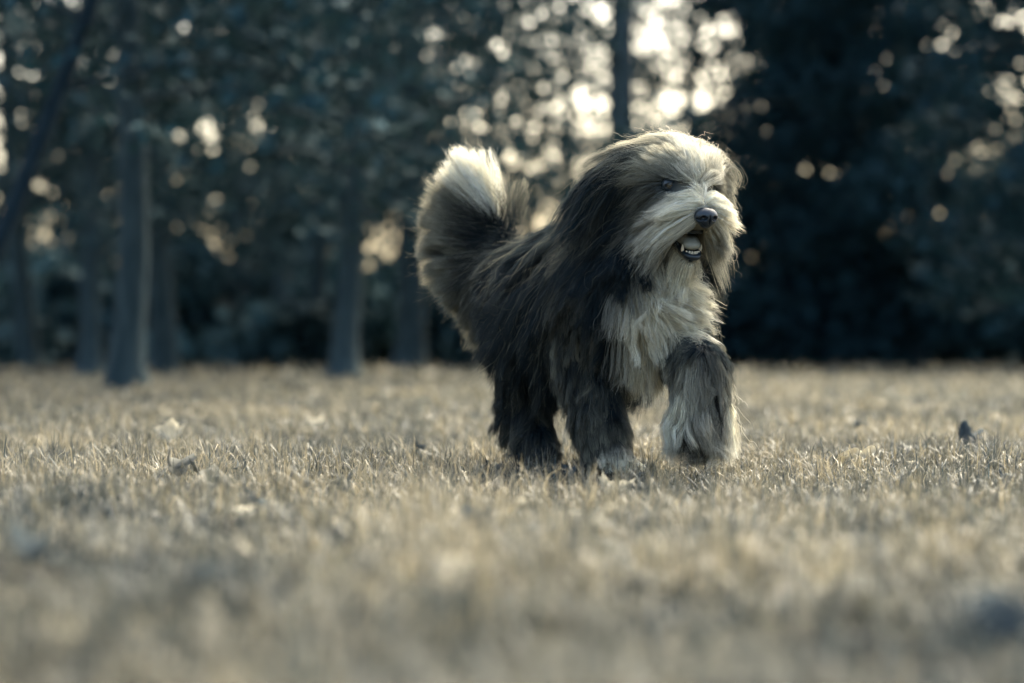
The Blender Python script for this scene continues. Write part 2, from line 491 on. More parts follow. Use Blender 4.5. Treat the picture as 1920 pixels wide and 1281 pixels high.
def grass_zone(d0, d1, dens, hgt, wid, rows, r):
    half = 0.30
    n = int(dens * half * (d1 * d1 - d0 * d0))
    per = 9                       # blades of a tuft fan out from a shared foot
    nt = max(1, n // per)
    Dt = np.sqrt(r.uniform(d0 * d0, d1 * d1, nt)); xt = r.uniform(-half, half, nt) * Dt
    ti = r.integers(0, nt, n)
    spread = np.where(r.uniform(size=n) < 0.7, 0.010, 0.035)
    ox = r.normal(0, 1, n) * spread; oy = r.normal(0, 1, n) * spread
    x = xt[ti] + ox; y = Dt[ti] - CAM_D + oy
    th_t = np.exp(r.normal(-0.1, 0.42, nt))[ti]; tc_t = r.normal(0, 0.16, nt)[ti]
    fan = np.arctan2(oy, ox) + r.normal(0, 0.8, n)
    P2 = np.stack([x, y], 1)
    t1 = gn1(P2); t2 = gn2(P2); t3 = gn3(P2)
    dn = 0.72 + 0.22 * t2 + 0.14 * t1
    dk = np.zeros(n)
    for c, cr in zip(bare_and_shadow, bare_and_shadow_r):
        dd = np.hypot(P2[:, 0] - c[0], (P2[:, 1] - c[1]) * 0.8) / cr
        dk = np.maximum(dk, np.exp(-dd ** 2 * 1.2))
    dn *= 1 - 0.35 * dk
    keep = r.uniform(size=n) < dn
    x, y, t1, t2, t3, dk, th_t, tc_t, fan = [a[keep] for a in (x, y, t1, t2, t3, dk, th_t, tc_t, fan)]
    n = len(x)
    h = hgt * np.exp(r.normal(-0.12, 0.38, n)) * (1 + 0.34 * t1 + 0.22 * t2).clip(0.3, 2.0) * th_t
    tall = r.uniform(size=n) < 0.012
    h[tall] *= r.uniform(1.2, 2.0, tall.sum())
    h = np.minimum(h, max(0.085, 1.8 * hgt) + 0.01 * r.uniform(size=n))
    ang = fan
    lean = np.abs(r.normal(1.6, 0.75, n)).clip(0.1, 2.9)
    lean[tall] *= 0.35
    w = wid * r.uniform(0.6, 1.3, n)
    dirx, diry = np.cos(ang), np.sin(ang)
    fa = ang + math.pi / 2 + r.normal(0, 0.6, n)
    sx, sy = np.cos(fa), np.sin(fa)
    z0 = ground_z(x, y)
    V = []
    th = np.zeros(n); cx = np.zeros(n); cz = np.zeros(n)
    seg = h / (rows - 1)
    wave = r.normal(0, 0.38, (rows, n))
    for k in range(rows):
        f = k / (rows - 1)
        ww = w * 0.5 * (1 - 0.75 * f) if k < rows - 1 else None
        bx = x + dirx * cx; by = y + diry * cx; bz = z0 + cz
        if ww is not None:
            V.append(np.stack([bx - sx * ww, by - sy * ww, bz], 1)); V.append(np.stack([bx + sx * ww, by + sy * ww, bz], 1))
        else:
            V.append(np.stack([bx, by, bz], 1))
        th = lean * ((k + 0.6) / (rows - 1)) + wave[k]
        cx = cx + seg * np.sin(th); cz = cz + seg * np.cos(th)
    m = 2 * rows - 1
    V = np.stack(V, 1).reshape(-1, 3)
    i = np.arange(n)[:, None] * m
    Q = np.concatenate([i + np.array([[2 * k, 2 * k + 1, 2 * k + 3, 2 * k + 2]]) for k in range(rows - 2)], 0)
    T = i + np.array([[m - 3, m - 2, m - 1]])
    u = (r.uniform(size=n) ** 0.9 * 0.85 + 0.24 * t1 + 0.16 * t2 + 0.20 * t3 - 0.02 + 1.3 * tc_t).clip(0, 1)
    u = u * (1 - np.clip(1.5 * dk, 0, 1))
    c = np.where(u[:, None] < 0.45, G_DARK + (G_MID - G_DARK) * (u / 0.45)[:, None], G_MID + (G_STRAW - G_MID) * ((u - 0.45) / 0.55)[:, None])
    c = np.where((tall & (r.uniform(size=n) < 0.6))[:, None], G_DARK * 1.6, c)
    c *= np.exp(r.normal(0, 0.25, n))[:, None]
    return V, Q, T, np.repeat(c, m, axis=0)


def tall_tufts(r):
    spots = [(1530, 905), (1300, 880), (1470, 850), (700, 880), (540, 890), (820, 880), (470, 850), (250, 880), (1010, 900), (1170, 905), (1700, 900), (1850, 880), (100, 870), (640, 930)]
    spots += [(r.uniform(-60, 1980), r.uniform(800, 1010)) for _ in range(70)]
    out = []
    for px, py in spots:
        c = Wp(px, py, CAM_H * FPX / (py - 670.0))
        m = int(r.integers(14, 34))
        tone = r.uniform(0.0, 0.75)
        for _ in range(m):
            a = r.uniform(0, 2 * math.pi); rad = abs(r.normal(0, 0.014))
            out.append((c[0] + rad * math.cos(a), c[1] + rad * math.sin(a), a + r.normal(0, .5), r.uniform(.045, .095), abs(r.normal(.75, .5)), r.uniform(.0018, .0032), min(1, max(0, tone + r.normal(0, .2)))))
    A = np.array(out); n = len(A); rows = 6
    x, y, ang, h, lean, w, u = A.T
    z0 = ground_z(x, y); sx, sy = -np.sin(ang), np.cos(ang)
    V = []; cx = np.zeros(n); cz = np.zeros(n); seg = h / (rows - 1)
    for k in range(rows):
        f = k / (rows - 1); bx = x + np.cos(ang) * cx; by = y + np.sin(ang) * cx; bz = z0 + cz
        if k < rows - 1:
            ww = w * .5 * (1 - .7 * f)
            V += [np.stack([bx - sx * ww, by - sy * ww, bz], 1), np.stack([bx + sx * ww, by + sy * ww, bz], 1)]
        else: V.append(np.stack([bx, by, bz], 1))
        th = lean * (k + .5) / (rows - 1) * 1.3 + r.normal(0, .12, n)
        cx = cx + seg * np.sin(th); cz = cz + seg * np.cos(th)
    m = 2 * rows - 1
    i = np.arange(n)[:, None] * m
    Q = np.concatenate([i + np.array([[2 * k, 2 * k + 1, 2 * k + 3, 2 * k + 2]]) for k in range(rows - 2)], 0)
    T = i + np.array([[m - 3, m - 2, m - 1]])
    c = G_DARK * 1.4 + (G_STRAW - G_DARK * 1.4) * u[:, None]
    return np.stack(V, 1).reshape(-1, 3), Q, T, np.repeat(c, m, axis=0)


def build_grass():
    r = np.random.default_rng(31)
    Vs, Qs, Ts, Cs, off = [], [], [], [], 0
    V, Q, T, C = tall_tufts(r)
    Vs.append(V); Qs.append(Q); Ts.append(T); Cs.append(C); off = len(V)
    for z in ((1.0, 3.3, 7200, 0.045, 0.0038, 5), (3.3, 7.6, 8000, 0.044, 0.0028, 5), (7.6, 13.0, 2300, 0.044, 0.006, 3), (13.0, 30.0, 330, 0.045, 0.014, 3), (30.0, 56.0, 30, 0.13, 0.04, 3)):
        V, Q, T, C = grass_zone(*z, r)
        Vs.append(V); Qs.append(Q + off); Ts.append(T + off); Cs.append(C); off += len(V)
    me = mesh_np("grass", np.concatenate(Vs), quads=np.concatenate(Qs), tris=np.concatenate(Ts), col=np.concatenate(Cs), mats=[M_grass], smooth=False)
    tag(link(bpy.data.objects.new("grass", me)), "short dry grass covering the park lawn", "grass", kind="stuff")


build_grass()

# ------------------------------------------------------------------ the dog
BO = np.array([0.24, 0.10, 0.0]); BA = R(19.5)
F = np.array([math.sin(BA), -math.cos(BA), 0.0]); L = np.array([math.cos(BA), math.sin(BA), 0.0]); U = np.array([0., 0., 1.])


def B(f, l, z):
    return BO + F * f + L * l + U * z


HC = np.array([0.336, -0.05, 0.591]); HA = R(21.0); HP = R(10.0)
Hf = np.array([math.sin(HA) * math.cos(HP), -math.cos(HA) * math.cos(HP), -math.sin(HP)])
Hl = np.array([math.cos(HA), math.sin(HA), 0.0])
Hu = np.cross(Hf, Hl)


def H(h, l, u):
    return HC + Hf * h + Hl * l + Hu * u


REG = ["flank", "rump", "bib", "neck", "skull", "muzzle", "jaw", "ear", "leg", "thigh", "tail", "paw", "belly", "hindleg", "cuff"]
RI = {k: i for i, k in enumerate(REG)}
CAPS = []


def cap(a, b, ra, rb, reg):
    CAPS.append((np.asarray(a, float), np.asarray(b, float), ra, rb, RI[reg]))


def chain(pts, rads, reg):
    for i in range(len(pts) - 1):
        cap(pts[i], pts[i + 1], rads[i], rads[i + 1], reg)


cap(B(0, 0, .40), B(-.24, 0, .405), .112, .114, "flank")
cap(B(-.24, 0, .405), B(-.45, 0, .400), .112, .096, "rump")
cap(B(.05, 0, .36), B(-.16, 0, .33), .090, .085, "belly")
cap(B(.085, 0, .42), B(.09, 0, .385), .085, .078, "bib")
cap(B(.04, 0, .47), H(-.05, 0, -.03), .092, .075, "neck")
cap(H(-.018, 0, .008), H(.028, 0, .004), .079, .064, "skull")
cap(H(.045, 0, -.030), H(.108, 0, -.047), .043, .034, "muzzle")
cap(H(.0, 0, -.085), H(.080, 0, -.142), .030, .017, "jaw")
chain([H(-.035, -.062, .045), H(-.065, -.100, .010), H(-.085, -.112, -.05)], [.022, .020, .016], "ear")
chain([H(-.035, .058, .045), H(-.045, .076, -.01), H(-.045, .074, -.08)], [.022, .020, .016], "ear")
# right foreleg (standing), left foreleg (lifted)
chain([B(.03, -.075, .37), B(-.03, -.080, .255)], [.062, .044], "leg")
chain([B(-.03, -.080, .255), B(.025, -.070, .11)], [.044, .030], "cuff")
chain([B(.025, -.070, .11), B(.05, -.066, .035), B(.105, -.060, .024)], [.030, .029, .024], "paw")
chain([B(.05, .080, .37), B(.030, .090, .290), B(.168, .086, .232)], [.062, .044, .033], "leg")
chain([B(.182, .086, .218), B(.188, .084, .150)], [.034, .030], "cuff")
chain([B(.186, .084, .145), B(.150, .084, .095)], [.029, .023], "paw")
# hind legs
chain([B(-.41, -.075, .39), B(-.31, -.095, .27), B(-.37, -.095, .14)], [.085, .060, .032], "thigh")
chain([B(-.37, -.095, .14), B(-.29, -.098, .045)], [.030, .025], "hindleg")
chain([B(-.29, -.098, .04), B(-.235, -.098, .026)], [.028, .024], "paw")
chain([B(-.41, .075, .39), B(-.34, .115, .26), B(-.45, .125, .17)], [.080, .052, .030], "thigh")
chain([B(-.45, .125, .17), B(-.47, .13, .06)], [.030, .026], "hindleg")
chain([B(-.47, .13, .055), B(-.425, .13, .028)], [.028, .024], "paw")
TAIL = [B(-.50, 0, .44), Wp(946, 520, 5.50), Wp(930, 478, 5.56), Wp(928, 445, 5.58), Wp(930, 412, 5.57)]
chain(TAIL[:2], [.040, .026], "rump")
chain(TAIL[1:], [.026, .020, .016, .011], "tail")

CA = np.array([c[0] for c in CAPS]); CB = np.array([c[1] for c in CAPS])
CRA = np.array([c[2] for c in CAPS]); CRB = np.array([c[3] for c in CAPS]); CREG = np.array([c[4] for c in CAPS])
KS = 75.0


def sdf(P, want_reg=False):
    """Smooth union of tapered capsules: distance, outward gradient, (region weights)."""
    f4 = np.float32
    P = np.asarray(P, f4); n = len(P)
    s = np.zeros(n, f4); g = np.zeros((n, 3), f4)
    rw = np.zeros((n, len(REG)), f4) if want_reg else None
    for a, b, ra, rb, rg in CAPS:
        a = a.astype(f4); b = b.astype(f4); ra = f4(ra); rb = f4(rb)
        ba = b - a
        t = np.clip(((P - a) @ ba) / (ba @ ba), 0, 1)
        v = P - a - t[:, None] * ba
        ln = np.sqrt(np.einsum('ij,ij->i', v, v))
        d = ln - (ra + (rb - ra) * t)
        w = np.exp(-KS * np.clip(d, -0.4, 0.5))
        s += w; g += w[:, None] * (v / np.maximum(ln, 1e-6)[:, None])
        if want_reg: rw[:, rg] += np.exp(-110.0 * np.clip(d, -0.4, 0.5))
    d = (-np.log(s) / KS).astype(float)
    g = nrm(g.astype(float))
    if want_reg:
        return d, g, rw / rw.sum(axis=1, keepdims=True)
    return d, g


def surface_nets(fn, lo, hi, h):
    dims = [int(math.ceil((hi[k] - lo[k]) / h)) + 1 for k in range(3)]
    ax = [lo[k] + h * np.arange(dims[k]) for k in range(3)]
    G = np.stack(np.meshgrid(*ax, indexing='ij'), -1)
    val = np.empty(dims)
    for i in range(dims[0]):
        val[i] = fn(G[i].reshape(-1, 3)).reshape(dims[1], dims[2])
    neg = val < 0
    c = [(i, j, k) for i in (0, 1) for j in (0, 1) for k in (0, 1)]
    sl = lambda o: tuple(slice(o[q], dims[q] - 1 + o[q]) for q in range(3))
    cnt = sum(neg[sl(o)].astype(np.int8) for o in c)
    act = (cnt > 0) & (cnt < 8)
    idx = -np.ones(act.shape, dtype=np.int64); idx[act] = np.arange(act.sum())
    acc = np.zeros(act.shape + (3,)); num = np.zeros(act.shape)
    for o in c:
        for q in range(3):
            if o[q] == 0:
                o2 = list(o); o2[q] = 1
                v0 = val[sl(o)]; v1 = val[sl(o2)]
                cr = (v0 < 0) != (v1 < 0)
                t = np.where(cr, v0 / np.where(v0 == v1, 1, v0 - v1), 0)
                for e in range(3):
                    acc[..., e] += np.where(cr, (o[e] + (t if e == q else 0)), 0)
                num += cr
    base = np.argwhere(act)
    V = np.array(lo) + h * (base + acc[act] / num[act][:, None])
    Q = []
    for q in range(3):
        u, w = (q + 1) % 3, (q + 2) % 3
        s0 = [slice(None)] * 3; s1 = [slice(None)] * 3
        s0[q] = slice(0, dims[q] - 1); s1[q] = slice(1, dims[q])
        for d in (u, w):
            s0[d] = slice(1, dims[d] - 1); s1[d] = slice(1, dims[d] - 1)
        a = neg[tuple(s0)]; b = neg[tuple(s1)]
        e = np.argwhere(a != b)
        flip = a[a != b]
        pos = e.copy(); pos[:, u] += 1; pos[:, w] += 1

        def cell(du, dw):
            p = pos.copy(); p[:, u] -= du; p[:, w] -= dw
            return idx[p[:, 0], p[:, 1], p[:, 2]]
        quad = np.stack([cell(1, 1), cell(0, 1), cell(0, 0), cell(1, 0)], 1)
        quad[~flip] = quad[~flip][:, ::-1]
        Q.append(quad)
    return V, np.concatenate(Q)


def head_coords(P):
    d = P - HC
    return d @ Hf, d @ Hl, d @ Hu


def body_coords(P):
    d = P - BO
    return d @ F, d @ L, d[:, 2]


EYES = [H(.0625, -.0455, .004), H(.0635, .0425, .000)]
NOSE = H(.143, 0, -.048)


def mouth_mask(P):
    """1 inside the open mouth wedge between muzzle and jaw."""
    h, l, u = head_coords(P)
    upper = -.052 - .25 * h
    lower = -.078 - .66 * h
    return (h > .012) & (h < .118) & (np.abs(l) < .030) & (u < upper + .004 - 0.0) & (u > lower - .006)


DARK = np.array([0.0030, 0.0130, 0.0205]); SILV = np.array([0.36, 0.335, 0.245]); PALE = np.array([0.66, 0.605, 0.455]); WHITE = np.array([0.92, 0.86, 0.69])
cn1 = SineNoise(41, 0.10, 3); cn2 = SineNoise(42, 0.03, 3)


def coat(P, rw, r):
    """Root colour, tip colour of a hair rooted at P (the dog's own markings plus painted crease shade)."""
    n = len(P)
    f, l, z = body_coords(P); h, hl, hu = head_coords(P)
    a = cn1(P); b = cn2(P)
    sil = 0.065 + 0.42 * rw[:, RI["rump"]] * smoothstep(-.30, -.48, f) + 0.22 * smoothstep(.46, .54, z) * (f < .05) + 0.10 * rw[:, RI["thigh"]] + 0.04 * rw[:, RI["neck"]]
    grey = np.clip(sil * (0.35 + 1.6 * smoothstep(-0.1, 1.3, b + 0.6 * a + r.normal(0, 0.55, n))), 0, 1)
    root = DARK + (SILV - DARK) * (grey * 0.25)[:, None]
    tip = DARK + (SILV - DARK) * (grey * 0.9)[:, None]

    def over(mask, rc, tc):
        nonlocal root, tip
        m = np.clip(mask, 0, 1)[:, None]
        root = root * (1 - m) + rc * m; tip = tip * (1 - m) + tc * m
    # crown of the head: silver, a pale blaze between the eyes
    sk = rw[:, RI["skull"]]
    up = smoothstep(-0.01, 0.035, hu)
    over(sk * up * 0.95, SILV * 0.8, PALE * 1.1)
    over(sk * (1 - up) * 0.6, DARK * 1.5, SILV * 0.6)
    blaze = np.exp(-(hl / 0.013) ** 2) * smoothstep(-0.02, 0.02, h)
    over(sk * blaze, WHITE, WHITE)
    crownpale = sk * up * smoothstep(-.03, .06, hl + .02)
    over(crownpale * 0.6, PALE, WHITE)
    for e in EYES:     # dark smudge round the eyes
        d = np.linalg.norm(P - e, axis=1)
        over(np.exp(-(d / 0.020) ** 2) * 0.8, DARK * 2, SILV * 0.5)
    mz = rw[:, RI["muzzle"]]
    side = smoothstep(.020, .042, np.abs(hl))[:, None]
    over(mz, WHITE, WHITE * 0.95 * (1 - side) + SILV * 0.5 * side)
    low = mz * smoothstep(-.045, -.075, hu)
    over(low * 0.85, SILV * 0.6, DARK * 2)
    over(rw[:, RI["jaw"]], PALE, WHITE)
    over(rw[:, RI["jaw"]] * smoothstep(.06, .03, h), DARK, SILV * 0.3)
    # bib and collar
    wd = np.interp(z, [.34, .37, .42, .46, .52], [.058, .070, .044, .020, .006])
    bibm = smoothstep(1.25, 0.8, np.abs(l - .008) / wd) * smoothstep(.06, .11, f) * smoothstep(.475, .435, z)
    over(np.clip((rw[:, RI["bib"]] + rw[:, RI["neck"]] * 0.8 + rw[:, RI["belly"]]) * 1.5, 0, 1) * bibm, PALE, WHITE * 0.92)
    over(np.clip(rw[:, RI["belly"]] * 0.0, 0, 1) * smoothstep(-.0, .07, f) * smoothstep(.07, .03, np.abs(l)), PALE, WHITE * 0.9)
    over(rw[:, RI["ear"]] * 0.9, DARK, DARK * 1.3 + SILV * 0.12 * np.clip(1 + b, 0, 2)[:, None])
    # legs: grey, paler feet
    lg = rw[:, RI["leg"]] + rw[:, RI["hindleg"]] + rw[:, RI["cuff"]] + rw[:, RI["paw"]]
    over(lg * 0.7, DARK * 1.2, SILV * np.clip(0.42 + 0.55 * b, 0.02, 1.3)[:, None])
    over(rw[:, RI["leg"]] * (l > .03) * (f > .04) * 0.85, DARK * 2, SILV * np.clip(0.62 + 0.6 * b, 0.04, 1.3)[:, None])
    over(np.exp(-((z - .230) / .012) ** 2) * (l > .03) * (f > .10) * smoothstep(-.6, .4, b) * 0.8, DARK, DARK * 2)  # shade in the lifted wrist's crease, painted into the hair colour
    lift = (rw[:, RI["cuff"]] + rw[:, RI["paw"]]) * smoothstep(.02, .05, l) * (f > .05) * smoothstep(.246, .226, z)
    over(lift * 0.95, PALE * np.clip(0.8 + 1.1 * b, 0.02, 1.3)[:, None], WHITE * np.clip(0.75 + 0.8 * b, 0.03, 1.05)[:, None])
    over(rw[:, RI["paw"]] * smoothstep(.06, .03, z) * smoothstep(.065, .09, f) * (l < 0), PALE, WHITE)
    # tail: dark with silver ends, white at its end
    tl = rw[:, RI["tail"]]
    over(tl, DARK * 0.6, SILV * 0.85)
    over(tl * smoothstep(.530, .550, P[:, 2]), WHITE, WHITE)
    return root, tip


def build_body(parent):
    lo = np.min([np.minimum(c[0], c[1]) - max(c[2], c[3]) for c in CAPS], axis=0) - 0.03
    hi = np.max([np.maximum(c[0], c[1]) + max(c[2], c[3]) for c in CAPS], axis=0) + 0.03
    V, Q = surface_nets(lambda p: sdf(p)[0], lo, hi, 0.009)
    for _ in range(2):
        d, g = sdf(V); V = V - g * d[:, None]
    d, g, rw = sdf(V, True)
    rc, tc = coat(V, rw, np.random.default_rng(3))
    col = rc * 0.35
    for e in EYES:
        k = np.exp(-(np.linalg.norm(V - e, axis=1) / 0.020) ** 4)[:, None]
        col = col * (1 - k) + DARK * k
    mm = mouth_mask(V)
    col[mm] = np.array([0.008, 0.014, 0.018])
    m, n, l = new_mat("dog_skin")
    at = n.new("ShaderNodeAttribute"); at.attribute_name = "col"
    p = n.new("ShaderNodeBsdfPrincipled"); p.inputs["Roughness"].default_value = 0.75; p.inputs["Specular IOR Level"].default_value = 0.2
    nz = n.new("ShaderNodeTexNoise"); nz.inputs["Scale"].default_value = 120
    bp = n.new("ShaderNodeBump"); bp.inputs["Strength"].default_value = 0.3; bp.inputs["Distance"].default_value = 0.002
    o = n.new("ShaderNodeOutputMaterial")
    l.new(at.outputs["Color"], p.inputs["Base Color"]); l.new(nz.outputs["Fac"], bp.inputs["Height"]); l.new(bp.outputs[0], p.inputs["Normal"])
    l.new(p.outputs[0], o.inputs["Surface"])
    me = mesh_np("body", V, quads=Q, col=col, mats=[m])
    link(bpy.data.objects.new("body", me), parent)
    return V, Q


NSEG = 13       # points per hair


def grow(V, Q, count):
    r = np.random.default_rng(77)
    # area-weighted roots
    A, Bq, C, Dq = V[Q[:, 0]], V[Q[:, 1]], V[Q[:, 2]], V[Q[:, 3]]
    area = 0.5 * np.linalg.norm(np.cross(C - A, Dq - Bq), axis=1)
    cen = (A + Bq + C + Dq) / 4
    _, _, rwf = sdf(cen, True)
    dens = np.ones(len(Q))
    boost = {"skull": 3.2, "muzzle": 4.5, "jaw": 2.2, "ear": 2.2, "bib": 1.6, "tail": 7.5, "paw": 1.4, "leg": 1.7, "thigh": 1.1, "hindleg": 1.4, "cuff": 2.0}
    for k, v in boost.items(): dens += (v - 1) * rwf[:, RI[k]]
    p = area * dens; p /= p.sum()
    fi = r.choice(len(Q), size=count, p=p)
    u, v = r.uniform(size=(2, count, 1))
    P = (A[fi] * (1 - u) + Bq[fi] * u) * (1 - v) + (Dq[fi] * (1 - u) + C[fi] * u) * v
    d, N = sdf(P); P = P - N * d[:, None]
    _, N, rw = sdf(P, True)
    keep = ~mouth_mask(P)
    for e, er in ((EYES[0], .0150), (EYES[1], .0135)): keep &= np.linalg.norm(P - e, axis=1) > er
    keep &= np.linalg.norm(P - NOSE, axis=1) > .021
    P, N, rw = P[keep], N[keep], rw[keep]
    n = len(P)
    f, l, z = body_coords(P); h, hl, hu = head_coords(P)
    sg = np.tanh(l / 0.02)[:, None]; hs = np.tanh(hl / 0.012)[:, None]
    X = np.array([1., 0, 0])
    one = np.ones((n, 1))
    nz = np.clip(N[:, 2], 0, 1)[:, None]
    dirs = np.zeros((len(REG), n, 3))
    dirs[RI["flank"]] = -0.40 * F - 0.85 * U + sg * L * 0.75 * nz
    dirs[RI["rump"]] = -0.55 * F - 0.70 * U + sg * L * 0.65 * nz
    dirs[RI["belly"]] = -0.25 * F - 0.9 * U
    bx = (np.clip((l + .045) * 14, -0.55, 0.95) * smoothstep(.47, .40, z))[:, None]
    dirs[RI["bib"]] = -0.50 * U + 1.2 * bx * X - 0.0 * F
    dirs[RI["neck"]] = -0.55 * F - 0.55 * U + sg * L * 0.5
    upw = smoothstep(-.012, .03, hu)[:, None]
    front = smoothstep(.02, .06, h)[:, None]
    crown = -0.75 * Hf + hs * Hl * np.clip(np.abs(hl) / .06, 0.15, 1)[:, None] * 0.75 + Hu * 0.55 * front - Hu * 0.2 * (1 - front)
    cheek = -0.55 * Hf + hs * Hl * 0.35 - Hu * 0.65
    dirs[RI["skull"]] = crown * upw + cheek * (1 - upw)
    mlow = smoothstep(-.030, -.060, hu)[:, None]
    dirs[RI["muzzle"]] = hs * Hl * np.clip(np.abs(hl) / .016, 0.3, 1)[:, None] * 0.95 - Hu * (0.12 + 0.55 * mlow) - Hf * 0.22
    dirs[RI["jaw"]] = -Hu * 0.9 - Hf * 0.25 + hs * Hl * 0.2
    dirs[RI["ear"]] = -0.45 * Hf - 0.75 * U + hs * Hl * 0.15
    dirs[RI["leg"]] = -0.9 * U - 0.30 * F
    dirs[RI["thigh"]] = -0.85 * U - 0.45 * F
    dirs[RI["hindleg"]] = -0.8 * U - 0.5 * F
    dirs[RI["cuff"]] = -0.85 * U - 0.05 * F + 0.15 * N
    dirs[RI["paw"]] = -0.55 * U + 0.45 * F
    q = np.clip((z - .42) / (.56 - .42), 0, 1)
    phi = np.radians(-62 + 122 * q ** 0.9)[:, None]
    phi = phi + r.normal(0, 0.10, (n, 1))
    dirs[RI["tail"]] = -X * np.cos(phi) + U * np.sin(phi) + np.array([0, 1., 0]) * r.normal(0, 0.10, (n, 1))
    flip = (r.uniform(size=n) < 0.04) & (q > 0.35)
    dirs[RI["tail"]][flip] *= np.array([-0.25, 1, 1]); dirs[RI["tail"]][flip] += U * 0.6
    D0 = np.einsum('rnk,nr->nk', dirs, rw)
    D0 = nrm(D0)

    def par(**kw):
        a = np.zeros(len(REG))
        for k, v in kw.items(): a[RI[k]] = v
        return rw @ a
    length = par(flank=.22, rump=.17, bib=.092, neck=.15, skull=.090, muzzle=.078, jaw=.072, ear=.215, leg=.062, thigh=.105, tail=.172, paw=.035, belly=.15, hindleg=.058, cuff=.125)
    lift = par(flank=.20, rump=.24, bib=.34, neck=.26, skull=.20, muzzle=.28, jaw=.4, ear=.20, leg=.36, thigh=.22, tail=.12, paw=.45, belly=.3, hindleg=.40, cuff=.42)
    grav = par(flank=2.2, rump=2.2, bib=0.9, neck=2.2, skull=1.3, muzzle=6.5, jaw=5.0, ear=2.6, leg=6.0, thigh=3.4, tail=.15, paw=5.0, belly=3.0, hindleg=4.0, cuff=5.0)
    offm = par(flank=.030, rump=.030, bib=.030, neck=.028, skull=.014, muzzle=.022, jaw=.014, ear=.018, leg=.022, thigh=.028, tail=.003, paw=.010, belly=.03, hindleg=.02, cuff=.022)
    # the bridge of the nose and brow are short, the sides of the muzzle long
    mzw = rw[:, RI["muzzle"]]
    length *= 1 - mzw * (1 - np.clip(0.28 + np.abs(hl) / .030 * 0.9 + 0.5 * smoothstep(-.02, -.07, hu), 0, 1.7))
    skw = rw[:, RI["skull"]]
    length *= 1 - skw * 0.62 * smoothstep(.015, .06, h) * smoothstep(.06, .02, np.abs(hl))
    for e in EYES:
        de = np.linalg.norm(P - e, axis=1)
        length *= 1 - 0.72 * np.exp(-(de / .024) ** 2)
    length *= 1 - rw[:, RI['cuff']] * 0.38 * (l < 0)
    upl = (l > 0.02) & (f > 0.05)
    length *= 1 + rw[:, RI['paw']] * 1.4 * upl
    length *= 1 - rw[:, RI['leg']] * 0.30 * upl
    lift = lift + 0.45 * rw[:, RI['cuff']] * upl
    grav = grav + 4.0 * rw[:, RI['cuff']] * upl
    length *= 1 - rw[:, RI['tail']] * (0.34 - 0.34 * q ** 0.6)
    length *= np.exp(r.normal(-0.05, 0.22, n) * (1 - 0.65 * rw[:, RI['tail']])).clip(0.45, 1.5)
    T = D0 - N * np.sum(D0 * N, axis=1, keepdims=True) * (1 - rw[:, RI["tail"]])[:, None]
    d = nrm(nrm(T) + N * (lift * r.uniform(0.4, 1.3, n))[:, None] + r.normal(0, 0.06, (n, 3)))
    off = offm * r.uniform(0.05, 1.0, n) ** 1.3
    pts = np.zeros((NSEG, n, 3)); pts[0] = P - N * 0.002
    step = (length / (NSEG - 1))[:, None]
    p = P.copy()
    pull = (0.10 + 0.30 * rw[:, RI['tail']])[:, None]
    zmin = r.uniform(0.002, 0.035, n) + np.where(upl, r.uniform(-0.01, 0.045, n), 0.0)
    for k in range(1, NSEG):
        fr = k / (NSEG - 1)
        d = nrm(d + (D0 - d) * pull + (-U) * (grav[:, None] * step) * 1.0 + r.normal(0, 0.02, (n, 3)))
        p = p + d * step
        dist, g = sdf(p)
        need = np.minimum(off, fr * 0.05 + 0.002)
        push = np.clip(need - dist, 0, None)
        p = p + g * push[:, None]
        dn = np.sum(d * g, axis=1, keepdims=True)
        hit = (push > 0)[:, None]
        d = np.where(hit & (dn < 0), nrm(d - g * dn * 0.9), d)
        low = zmin - p[:, 2]
        p[:, 2] += np.clip(low, 0, None)
        pts[k] = p
    # locks: hairs gather toward a guide hair, in two sizes
    clumpw = par(flank=.85, rump=.82, bib=.75, neck=.82, skull=.72, muzzle=.75, jaw=.7, ear=.85, leg=.85, thigh=.82, tail=.75, paw=.5, belly=.8, hindleg=.8, cuff=.9)
    fr = np.linspace(0, 1, NSEG)
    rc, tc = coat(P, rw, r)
    for ratio, amt, pw, wav in ((110, 0.80, 1.3, 0.010), (14, 0.92, 0.8, 0.0035)):
        gi = r.choice(n, size=n // ratio, replace=False)
        kd = kdtree.KDTree(len(gi))
        # key: root + a bit of half-way point so locks follow the flow
        key = P + 0.35 * (pts[NSEG // 2] - P)
        for j, i in enumerate(gi): kd.insert(key[i], j)
        kd.balance()
        near = np.array([kd.find(k)[1] for k in key])
        g = gi[near]
        dist0 = np.linalg.norm(P - P[g], axis=1)
        ok = (dist0 < 0.05).astype(float)
        wgt = (clumpw * amt * ok * r.uniform(0.55, 1.0, n))
        same = wgt[None, :, None] * (fr[:, None, None] ** pw)
        # a lock has its own slow wave
        ph = r.uniform(0, 6.28, (len(gi), 2)); am = np.abs(r.normal(0, wav, len(gi))); fq = r.uniform(1.0, 2.4, len(gi))
        ax1 = nrm(r.normal(size=(len(gi), 3))); ax2 = nrm(r.normal(size=(len(gi), 3)))
        wv = am[None, :, None] * (fr[:, None, None] ** 1.3) * (np.sin(6.28 * fq[None, :, None] * fr[:, None, None] + ph[None, :, :1]) * ax1[None] + np.sin(6.28 * 0.7 * fq[None, :, None] * fr[:, None, None] + ph[None, :, 1:]) * ax2[None])
        cm = (0.55 * ok)[:, None]
        rc = rc * (1 - cm) + rc[g] * cm; tc = tc * (1 - cm) + tc[g] * cm
        lenrel = (np.clip(length / 0.12, 0.15, 1.3) * (1 - 0.75 * rw[:, RI['skull']] - 0.45 * rw[:, RI['muzzle']] - 0.75 * rw[:, RI['tail']]))[None, :, None]
